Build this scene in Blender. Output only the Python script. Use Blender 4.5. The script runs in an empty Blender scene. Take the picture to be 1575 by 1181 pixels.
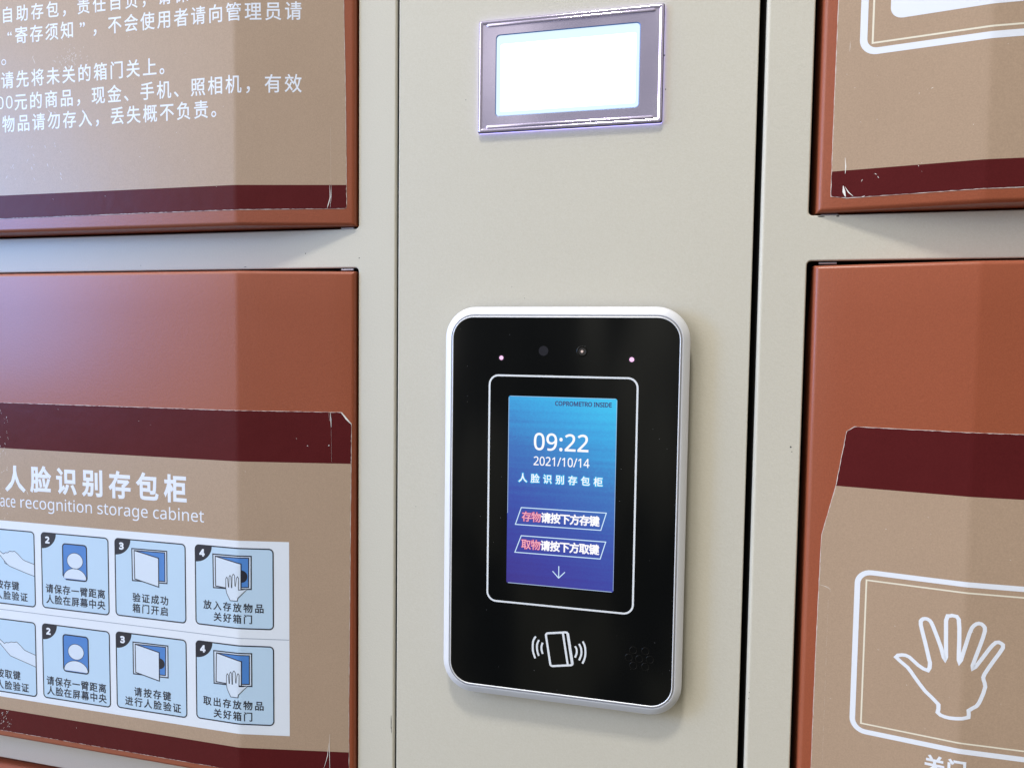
import bpy, bmesh, math, random
from mathutils import Vector, Matrix
from mathutils.geometry import tessellate_polygon
random.seed(7)
S = bpy.context.scene
COL = S.collection

# ------------------------------------------------------------------ camera, world, lights, exposure
cam_d = bpy.data.cameras.new('camera'); cam = bpy.data.objects.new('camera', cam_d); COL.objects.link(cam)
cam_d.sensor_width = 36; cam_d.lens = 25.143; cam_d.clip_start = .01; cam_d.clip_end = 50
right = Vector((.97178, .23554, .01271)); fwd = Vector((-.23458, .97067, -.05259)); up = Vector((-.02473, .04813, .99854))
cam.matrix_world = Matrix(((right.x, up.x, -fwd.x, .16684), (right.y, up.y, -fwd.y, -.39979), (right.z, up.z, -fwd.z, .00158), (0, 0, 0, 1)))
S.camera = cam

W = bpy.data.worlds.new('World'); S.world = W; W.use_nodes = True
nt = W.node_tree; bg = nt.nodes['Background']
tc = nt.nodes.new('ShaderNodeTexCoord'); sep = nt.nodes.new('ShaderNodeSeparateXYZ'); nt.links.new(tc.outputs['Generated'], sep.inputs[0])
# the hall: bright glazing all along the left, a dim room behind the camera, pale ceiling, dark floor
def ramp(sock, lo, hi, stops):
    mr = nt.nodes.new('ShaderNodeMapRange'); mr.inputs[1].default_value = lo; mr.inputs[2].default_value = hi; nt.links.new(sock, mr.inputs[0])
    cr = nt.nodes.new('ShaderNodeValToRGB'); nt.links.new(mr.outputs[0], cr.inputs[0]); e = cr.color_ramp.elements
    e[0].position, e[0].color = stops[0][0], (*stops[0][1], 1); e[1].position, e[1].color = stops[-1][0], (*stops[-1][1], 1)
    for q, c in stops[1:-1]: x = e.new(q); x.color = (*c, 1)
    return cr.outputs[0]
side = ramp(sep.outputs[0], -1, 1, [(0, (1.75, 1.85, 2.15)), (.13, (1.85, 1.88, 2.05)), (.23, (2.08, 2.02, 2.05)), (.36, (.36, .35, .32)), (.62, (.36, .35, .31)), (.75, (.27, .26, .22)), (1, (.30, .29, .24))])
vert = ramp(sep.outputs[2], -1, 1, [(0, (.06, .06, .04)), (.38, (.40, .39, .33)), (.6, (1.05, 1.05, 1.05)), (1, (1.7, 1.7, 1.7))])
mu = nt.nodes.new('ShaderNodeMix'); mu.data_type = 'RGBA'; mu.blend_type = 'MULTIPLY'; mu.inputs[0].default_value = 1
mp = nt.nodes.new('ShaderNodeMapping'); mp.inputs['Scale'].default_value = (9, 9, 1.6); nt.links.new(tc.outputs['Generated'], mp.inputs[0])
wn = nt.nodes.new('ShaderNodeTexNoise'); wn.inputs['Scale'].default_value = 1.3; wn.inputs['Detail'].default_value = 2; nt.links.new(mp.outputs[0], wn.inputs[0])
room = ramp(wn.outputs[0], .3, .7, [(0, (.12, .12, .13)), (.42, (.40, .40, .41)), (.60, (1.5, 1.5, 1.48)), (1, (3.0, 3.0, 2.9))])
m0 = nt.nodes.new('ShaderNodeMix'); m0.data_type = 'RGBA'; m0.blend_type = 'MULTIPLY'; m0.inputs[0].default_value = .8
nt.links.new(side, m0.inputs[6]); nt.links.new(room, m0.inputs[7]); side = m0.outputs[2]
nt.links.new(side, mu.inputs[6]); nt.links.new(vert, mu.inputs[7]); nt.links.new(mu.outputs[2], bg.inputs[0]); bg.inputs[1].default_value = 1.10

def area(name, loc, aim, sx, sy, power, col):
    l = bpy.data.lights.new(name, 'AREA'); l.shape = 'RECTANGLE'; l.size = sx; l.size_y = sy; l.energy = power; l.color = col
    o = bpy.data.objects.new(name, l); COL.objects.link(o); o.location = loc
    o.rotation_euler = (Vector(aim) - Vector(loc)).to_track_quat('-Z', 'Y').to_euler()
    return o
area('ceiling_lamp', (-.06, -1.10, 2.36), (.1, 0, -.1), .34, .26, 41, (1, .965, .89))
area('side_window', (-.93, -.58, .16), (-.25, 0, .05), .26, .46, 5.4, (.07, .37, 1))

vs = S.view_settings; S.display_settings.display_device = 'sRGB'
vs.view_transform = 'Standard'; vs.look = 'None'; vs.exposure = 0; vs.gamma = 1; vs.use_curve_mapping = False
S.render.engine = 'CYCLES'; S.cycles.use_denoising = True; S.cycles.max_bounces = 8

# ------------------------------------------------------------------ materials
def mat(name, col, rough=.5, metal=0., spec=.5, coat=0., coat_r=.1, bump=None, var=0., emit=None, estr=0., scale=60., grain=0.):
    m = bpy.data.materials.new(name); m.use_nodes = True; n = m.node_tree; p = n.nodes['Principled BSDF']
    p.inputs['Base Color'].default_value = (*col, 1); p.inputs['Roughness'].default_value = rough; p.inputs['Metallic'].default_value = metal
    p.inputs['Specular IOR Level'].default_value = spec; p.inputs['Coat Weight'].default_value = coat; p.inputs['Coat Roughness'].default_value = coat_r
    if emit: p.inputs['Emission Color'].default_value = (*emit, 1); p.inputs['Emission Strength'].default_value = estr
    t = n.nodes.new('ShaderNodeTexCoord')
    if var or grain:
        nz = n.nodes.new('ShaderNodeTexNoise'); nz.inputs['Scale'].default_value = scale; nz.inputs['Detail'].default_value = 6
        n.links.new(t.outputs['Object'], nz.inputs[0])
        mx = n.nodes.new('ShaderNodeMix'); mx.data_type = 'RGBA'
        mx.inputs[6].default_value = (*[c * (1 - var) for c in col], 1); mx.inputs[7].default_value = (*[min(1, c * (1 + var)) for c in col], 1)
        n.links.new(nz.outputs[0], mx.inputs[0])
        out = mx.outputs[2]
        if grain:
            ng = n.nodes.new('ShaderNodeTexNoise'); ng.inputs['Scale'].default_value = 1400; ng.inputs['Detail'].default_value = 1
            n.links.new(t.outputs['Object'], ng.inputs[0])
            mg = n.nodes.new('ShaderNodeMix'); mg.data_type = 'RGBA'; mg.blend_type = 'OVERLAY'; mg.inputs[0].default_value = grain
            n.links.new(out, mg.inputs[6]); n.links.new(ng.outputs[0], mg.inputs[7]); out = mg.outputs[2]
        n.links.new(out, p.inputs['Base Color'])
        # roughness mottling
        mr = n.nodes.new('ShaderNodeMapRange'); mr.inputs[3].default_value = rough * .88; mr.inputs[4].default_value = min(1, rough * 1.12)
        n.links.new(nz.outputs[0], mr.inputs[0]); n.links.new(mr.outputs[0], p.inputs['Roughness'])
    if bump:
        sc, st = bump
        nb = n.nodes.new('ShaderNodeTexNoise'); nb.inputs['Scale'].default_value = sc; nb.inputs['Detail'].default_value = 3
        n.links.new(t.outputs['Object'], nb.inputs[0])
        b = n.nodes.new('ShaderNodeBump'); b.inputs['Strength'].default_value = st; b.inputs['Distance'].default_value = .0006
        n.links.new(nb.outputs[0], b.inputs['Height']); n.links.new(b.outputs[0], p.inputs['Normal'])
    return m
CREAM = mat('cream_paint', (.628, .592, .500), .42, spec=.4, bump=(620, .16), var=.035, scale=7, grain=.10)
RUST = mat('rust_paint', (.318, .080, .036), .38, spec=.36, coat=.25, coat_r=.24, bump=(620, .14), var=.06, scale=11, grain=.16)
DARK = mat('dark_interior', (.012, .012, .012), .8)
TAN = mat('tan_film', (.43, .303, .210), .36, spec=.4, bump=(150, .15), var=.035, scale=25, grain=.14)
MAROON = mat('maroon_film', (.094, .0115, .0125), .34, spec=.10, bump=(140, .25), var=.12, scale=30, grain=.15)
PAPER = mat('torn_paper', (.62, .54, .50), .6, var=.05)
INK = mat('white_ink', (.80, .83, .90), .38, var=.02)
CREAMINK = mat('cream_ink', (.82, .76, .62), .38, var=.02)
PANELW = mat('pale_blue_print', (.78, .82, .88), .36, var=.02, scale=30, bump=(260, .07))
CARDB = mat('sky_blue_print', (.52, .68, .83), .36, var=.03, scale=30, bump=(260, .07))
BLUE = mat('mid_blue_print', (.075, .23, .58), .36, var=.08, scale=60)
PALE = mat('figure_print', (.68, .76, .86), .36, var=.02)
BLACK = mat('black_print', (.014, .014, .026), .4, var=.1)
GREY = mat('grey_line_print', (.28, .32, .40), .4, var=.05)
SILVER = mat('satin_silver', (.76, .77, .81), .30, metal=.12, spec=.5, var=.02, scale=200, bump=(900, .05))
LIP = mat('polished_lip', (.84, .85, .89), .38, metal=.35, var=.02)
TRIM = mat('grey_groove', (.42, .43, .48), .4, metal=.5, var=.03)
GLASS = mat('black_glass', (.003, .0035, .004), .07, spec=.34, var=.1)
HOLE = mat('speaker_rim', (.004, .004, .004), .2, spec=.26, var=.1)
LENS = mat('camera_lens', (.012, .010, .014), .08, spec=.7, coat=1, coat_r=.02, var=.1)
DISC = mat('sensor_window', (.018, .018, .024), .2, spec=.4, var=.1)
LED = mat('infrared_led', (.5, .3, .45), .3, emit=(1, .5, .85), estr=.85)
LENSGLINT = mat('lens_glint', (.5, .4, .36), .2, emit=(.75, .55, .5), estr=.35)  # emissive dot paints the reflected glint in the lens
ICON = mat('white_icon', (.80, .83, .87), .35, var=.02)
CHROME = mat('flare_tinted_chrome', (.78, .71, .97), .12, metal=.75, var=.08, scale=30, bump=(45, .10))  # lilac in the base colour stands in for violet camera flare
PIN = mat('hinge_steel', (.45, .44, .50), .35, metal=.7, var=.05)
GASK = mat('dark_edge', (.03, .025, .06), .4)
CHIP = mat('bare_chip', (.03, .028, .022), .6, var=.2)
GLINT = mat('film_scratch', (.86, .83, .78), .25, spec=.8, var=.05)

def add_dust(m):
    n = m.node_tree; p = n.nodes['Principled BSDF']
    t = n.nodes.new('ShaderNodeTexCoord'); v = n.nodes.new('ShaderNodeTexVoronoi'); v.inputs['Scale'].default_value = 240
    n.links.new(t.outputs['Object'], v.inputs['Vector'])
    lt = n.nodes.new('ShaderNodeMath'); lt.operation = 'LESS_THAN'; lt.inputs[1].default_value = .045; n.links.new(v.outputs['Distance'], lt.inputs[0])
    sp = n.nodes.new('ShaderNodeSeparateColor'); n.links.new(v.outputs['Color'], sp.inputs[0])
    gt = n.nodes.new('ShaderNodeMath'); gt.operation = 'GREATER_THAN'; gt.inputs[1].default_value = .72; n.links.new(sp.outputs[0], gt.inputs[0])
    mu = n.nodes.new('ShaderNodeMath'); mu.operation = 'MULTIPLY'; n.links.new(lt.outputs[0], mu.inputs[0]); n.links.new(gt.outputs[0], mu.inputs[1])
    mu2 = n.nodes.new('ShaderNodeMath'); mu2.operation = 'MULTIPLY'; n.links.new(mu.outputs[0], mu2.inputs[0]); n.links.new(sp.outputs[1], mu2.inputs[1])
    src = p.inputs['Base Color'].links[0].from_socket
    mx = n.nodes.new('ShaderNodeMix'); mx.data_type = 'RGBA'; mx.inputs[7].default_value = (.22, .22, .23, 1)
    n.links.new(mu2.outputs[0], mx.inputs[0]); n.links.new(src, mx.inputs[6]); n.links.new(mx.outputs[2], p.inputs['Base Color'])
add_dust(GLASS)

def screen_mat(name, ramp, strength, direction):
    m = bpy.data.materials.new(name); m.use_nodes = True; n = m.node_tree; p = n.nodes['Principled BSDF']
    p.inputs['Base Color'].default_value = (.01, .01, .012, 1); p.inputs['Roughness'].default_value = .06; p.inputs['Specular IOR Level'].default_value = .28
    t = n.nodes.new('ShaderNodeTexCoord'); d = n.nodes.new('ShaderNodeVectorMath'); d.operation = 'DOT_PRODUCT'; d.inputs[1].default_value = direction
    n.links.new(t.outputs['Generated'], d.inputs[0])
    nz = n.nodes.new('ShaderNodeTexNoise'); nz.inputs['Scale'].default_value = 1100; nz.inputs['Detail'].default_value = 2; n.links.new(t.outputs['Object'], nz.inputs[0])
    ma = n.nodes.new('ShaderNodeMath'); ma.operation = 'MULTIPLY_ADD'; ma.inputs[1].default_value = .12; n.links.new(nz.outputs[0], ma.inputs[0])
    mp = n.nodes.new('ShaderNodeMapping'); mp.inputs['Scale'].default_value = (6, 6, 420); n.links.new(t.outputs['Object'], mp.inputs[0])
    nl = n.nodes.new('ShaderNodeTexNoise'); nl.inputs['Scale'].default_value = 1; nl.inputs['Detail'].default_value = 2; n.links.new(mp.outputs[0], nl.inputs[0])
    ml = n.nodes.new('ShaderNodeMath'); ml.operation = 'MULTIPLY_ADD'; ml.inputs[1].default_value = .16; n.links.new(nl.outputs[0], ml.inputs[0]); n.links.new(d.outputs['Value'], ml.inputs[2])
    n.links.new(ml.outputs[0], ma.inputs[2])
    sb = n.nodes.new('ShaderNodeMath'); sb.operation = 'SUBTRACT'; sb.inputs[1].default_value = .13; n.links.new(ma.outputs[0], sb.inputs[0])
    r = n.nodes.new('ShaderNodeValToRGB'); n.links.new(sb.outputs[0], r.inputs[0])
    el = r.color_ramp.elements
    el[0].position, el[0].color = ramp[0][0], (*ramp[0][1], 1); el[1].position, el[1].color = ramp[-1][0], (*ramp[-1][1], 1)
    for q, c in ramp[1:-1]: x = el.new(q); x.color = (*c, 1)
    n.links.new(r.outputs[0], p.inputs['Emission Color']); p.inputs['Emission Strength'].default_value = strength
    return m
SCREEN = screen_mat('lit_screen', [(0, (.046, .032, .25)), (.18, (.046, .050, .34)), (.40, (.046, .092, .42)), (.62, (.052, .19, .53)), (.82, (.05, .38, .76)), (1, (.05, .56, .90))], 1.0, (.22, 0, .78))
def glow(name, col, s):
    m = bpy.data.materials.new(name); m.use_nodes = True; p = m.node_tree.nodes['Principled BSDF']
    p.inputs['Base Color'].default_value = (.02, .02, .02, 1); p.inputs['Emission Color'].default_value = (*col, 1); p.inputs['Emission Strength'].default_value = s
    return m
UIWHITE = glow('screen_white', (1, .98, 1), 1.0)
UIDARK = glow('screen_navy', (.02, .04, .17), 1.0)
UICYAN = glow('screen_cyan', (.03, .50, .86), .95)
UIPINK = glow('screen_red', (.90, .44, .55), 1.0)
UIRED = glow('screen_crimson', (.50, .02, .16), .9)
UILINE = glow('screen_line', (.62, .84, 1), 1.0)
BACKLIT = glow('backlit_panel', (1, 1, 1), 2.2)
BACKEDGE = glow('backlit_edge', (.72, .90, 1), 1.05)
BLOOMRIM = glow('bloom_glow_rim', (.44, .40, 1), 2.6)  # added violet glow, imitates camera bloom around the display

# ------------------------------------------------------------------ mesh helpers (millimetres in, metres out)
K = .001
def link(name, verts, faces, mats, parent=None, smooth=False, fm=None, loc=None):
    me = bpy.data.meshes.new(name); me.from_pydata([Vector(v) * K for v in verts], [], faces)
    if not isinstance(mats, (list, tuple)): mats = [mats]
    for m in mats: me.materials.append(m)
    if fm: me.polygons.foreach_set('material_index', fm)
    if smooth is True: me.polygons.foreach_set('use_smooth', [True] * len(faces))
    elif smooth: me.polygons.foreach_set('use_smooth', smooth)
    me.update()
    o = bpy.data.objects.new(name, me); COL.objects.link(o)
    if parent is not None:
        o.parent = parent
        base = parent
        off = Vector((0, 0, 0))
        while base is not None: off += base.location; base = base.parent
        me.transform(Matrix.Translation(-off))
    return o
def thing(name, label, cat, loc, group=None):
    o = bpy.data.objects.new(name, None); COL.objects.link(o); o.location = Vector(loc) * K; o.empty_display_size = .02
    o['label'] = label; o['category'] = cat
    if group: o['group'] = group
    return o
FACE = []
class MB:
    def __init__(s): s.v = []; s.f = []; s.m = []; s.s = []
    def poly(s, outer, y, holes=(), mi=0):
        loops = [[Vector((x, 0, z)) for x, z in l] for l in (outer, *holes)]
        flat = [(p.x, p.z) for l in loops for p in l]
        tris = tessellate_polygon([[Vector((p.x, p.z, 0)) for p in l] for l in loops])
        b = len(s.v); s.v += [(x, y, z) for x, z in flat]
        for t in tris:
            a, c, d = (flat[i] for i in t)
            ar = (c[0]-a[0])*(d[1]-a[1]) - (c[1]-a[1])*(d[0]-a[0])
            if abs(ar) < 1e-9: continue
            s.f.append(tuple(b+i for i in (t if ar > 0 else t[::-1]))); s.m.append(mi); s.s.append(False)   # front faces look to -Y
        return s
    def loops(s, L, mi=0, closed=True, smooth=True, flip=False):
        b = len(s.v); n = len(L[0])
        for l in L: s.v += [tuple(p) for p in l]
        for i in range(len(L)-1):
            for j in range(n if closed else n-1):
                q = (b+i*n+j, b+i*n+(j+1) % n, b+(i+1)*n+(j+1) % n, b+(i+1)*n+j)
                s.f.append(q[::-1] if flip else q); s.m.append(mi); s.s.append(smooth)
        return s
    def box(s, x0, x1, y0, y1, z0, z1, mi=0):
        b = len(s.v); s.v += [(x, y, z) for x in (x0, x1) for y in (y0, y1) for z in (z0, z1)]
        for q in ((0, 1, 3, 2), (4, 6, 7, 5), (0, 4, 5, 1), (2, 3, 7, 6), (0, 2, 6, 4), (1, 5, 7, 3)):
            s.f.append(tuple(b+i for i in q)); s.m.append(mi); s.s.append(False)
        return s
    def stroke(s, pts, w, y, closed=False, mi=0):
        P = [Vector(p) for p in pts]; n = len(P); L = []; Rr = []
        for i in range(n):
            a = P[i-1] if (i or closed) else None; c = P[(i+1) % n] if (i < n-1 or closed) else None
            d1 = (P[i]-a).normalized() if a is not None else None; d2 = (c-P[i]).normalized() if c is not None else None
            if d1 is None: d1 = d2
            if d2 is None: d2 = d1
            n1 = Vector((-d1.y, d1.x)); n2 = Vector((-d2.y, d2.x)); t = n1+n2
            t = t.normalized() if t.length > 1e-6 else n1
            k = min(1.7, 1/max(.35, t.dot(n1)))
            L.append(P[i]+t*w/2*k); Rr.append(P[i]-t*w/2*k)
        b = len(s.v); s.v += [(p.x, y, p.y) for p in L] + [(p.x, y, p.y) for p in Rr]
        for i in range(n if closed else n-1):
            j = (i+1) % n; s.f.append((b+n+i, b+n+j, b+j, b+i)); s.m.append(mi); s.s.append(False)
        return s
    def go(s, name, mats, parent=None):
        if parent is not None and (parent in FACE or parent.parent in FACE):     # artwork on the terminal's face: true size about (166.84, 1.58)
            s.v = [(166.84+(x-166.84)*1.006, y, 1.58+(z-1.58)*1.006) for x, y, z in s.v]
        return link(name, s.v, s.f, mats, parent, s.s, s.m)

def rrect(x0, x1, z0, z1, r, n=8):
    r = max(r, .001); out = []
    for cx, cz, a0 in ((x1-r, z1-r, 0), (x0+r, z1-r, 90), (x0+r, z0+r, 180), (x1-r, z0+r, 270)):
        for i in range(n+1):
            a = math.radians(a0+90*i/n); out.append((cx+r*math.cos(a), cz+r*math.sin(a)))
    return out
def rect(x0, x1, z0, z1): return [(x1, z1), (x0, z1), (x0, z0), (x1, z0)]
def disc(cx, cz, rx, rz=None, n=20, a0=0, a1=360):
    rz = rz or rx; k = n if a1-a0 >= 360 else n+1
    return [(cx+rx*math.cos(math.radians(a0+(a1-a0)*i/n)), cz+rz*math.sin(math.radians(a0+(a1-a0)*i/n))) for i in range(k)]
def loop3(l, y): return [(x, y, z) for x, z in l]
def smooth_pts(p, closed=False, k=3):
    n = len(p); out = []
    for i in range(n if closed else n-1):
        q = [Vector(p[(i+d) % n]) if closed else Vector(p[max(0, min(n-1, i+d))]) for d in (-1, 0, 1, 2)]
        for j in range(k):
            t = j/k
            out.append(tuple(.5*(2*q[1]+(q[2]-q[0])*t+(2*q[0]-5*q[1]+4*q[2]-q[3])*t*t+(3*q[1]-q[0]-3*q[2]+q[3])*t**3)))
    if not closed: out.append(tuple(p[-1]))
    return out

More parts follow.
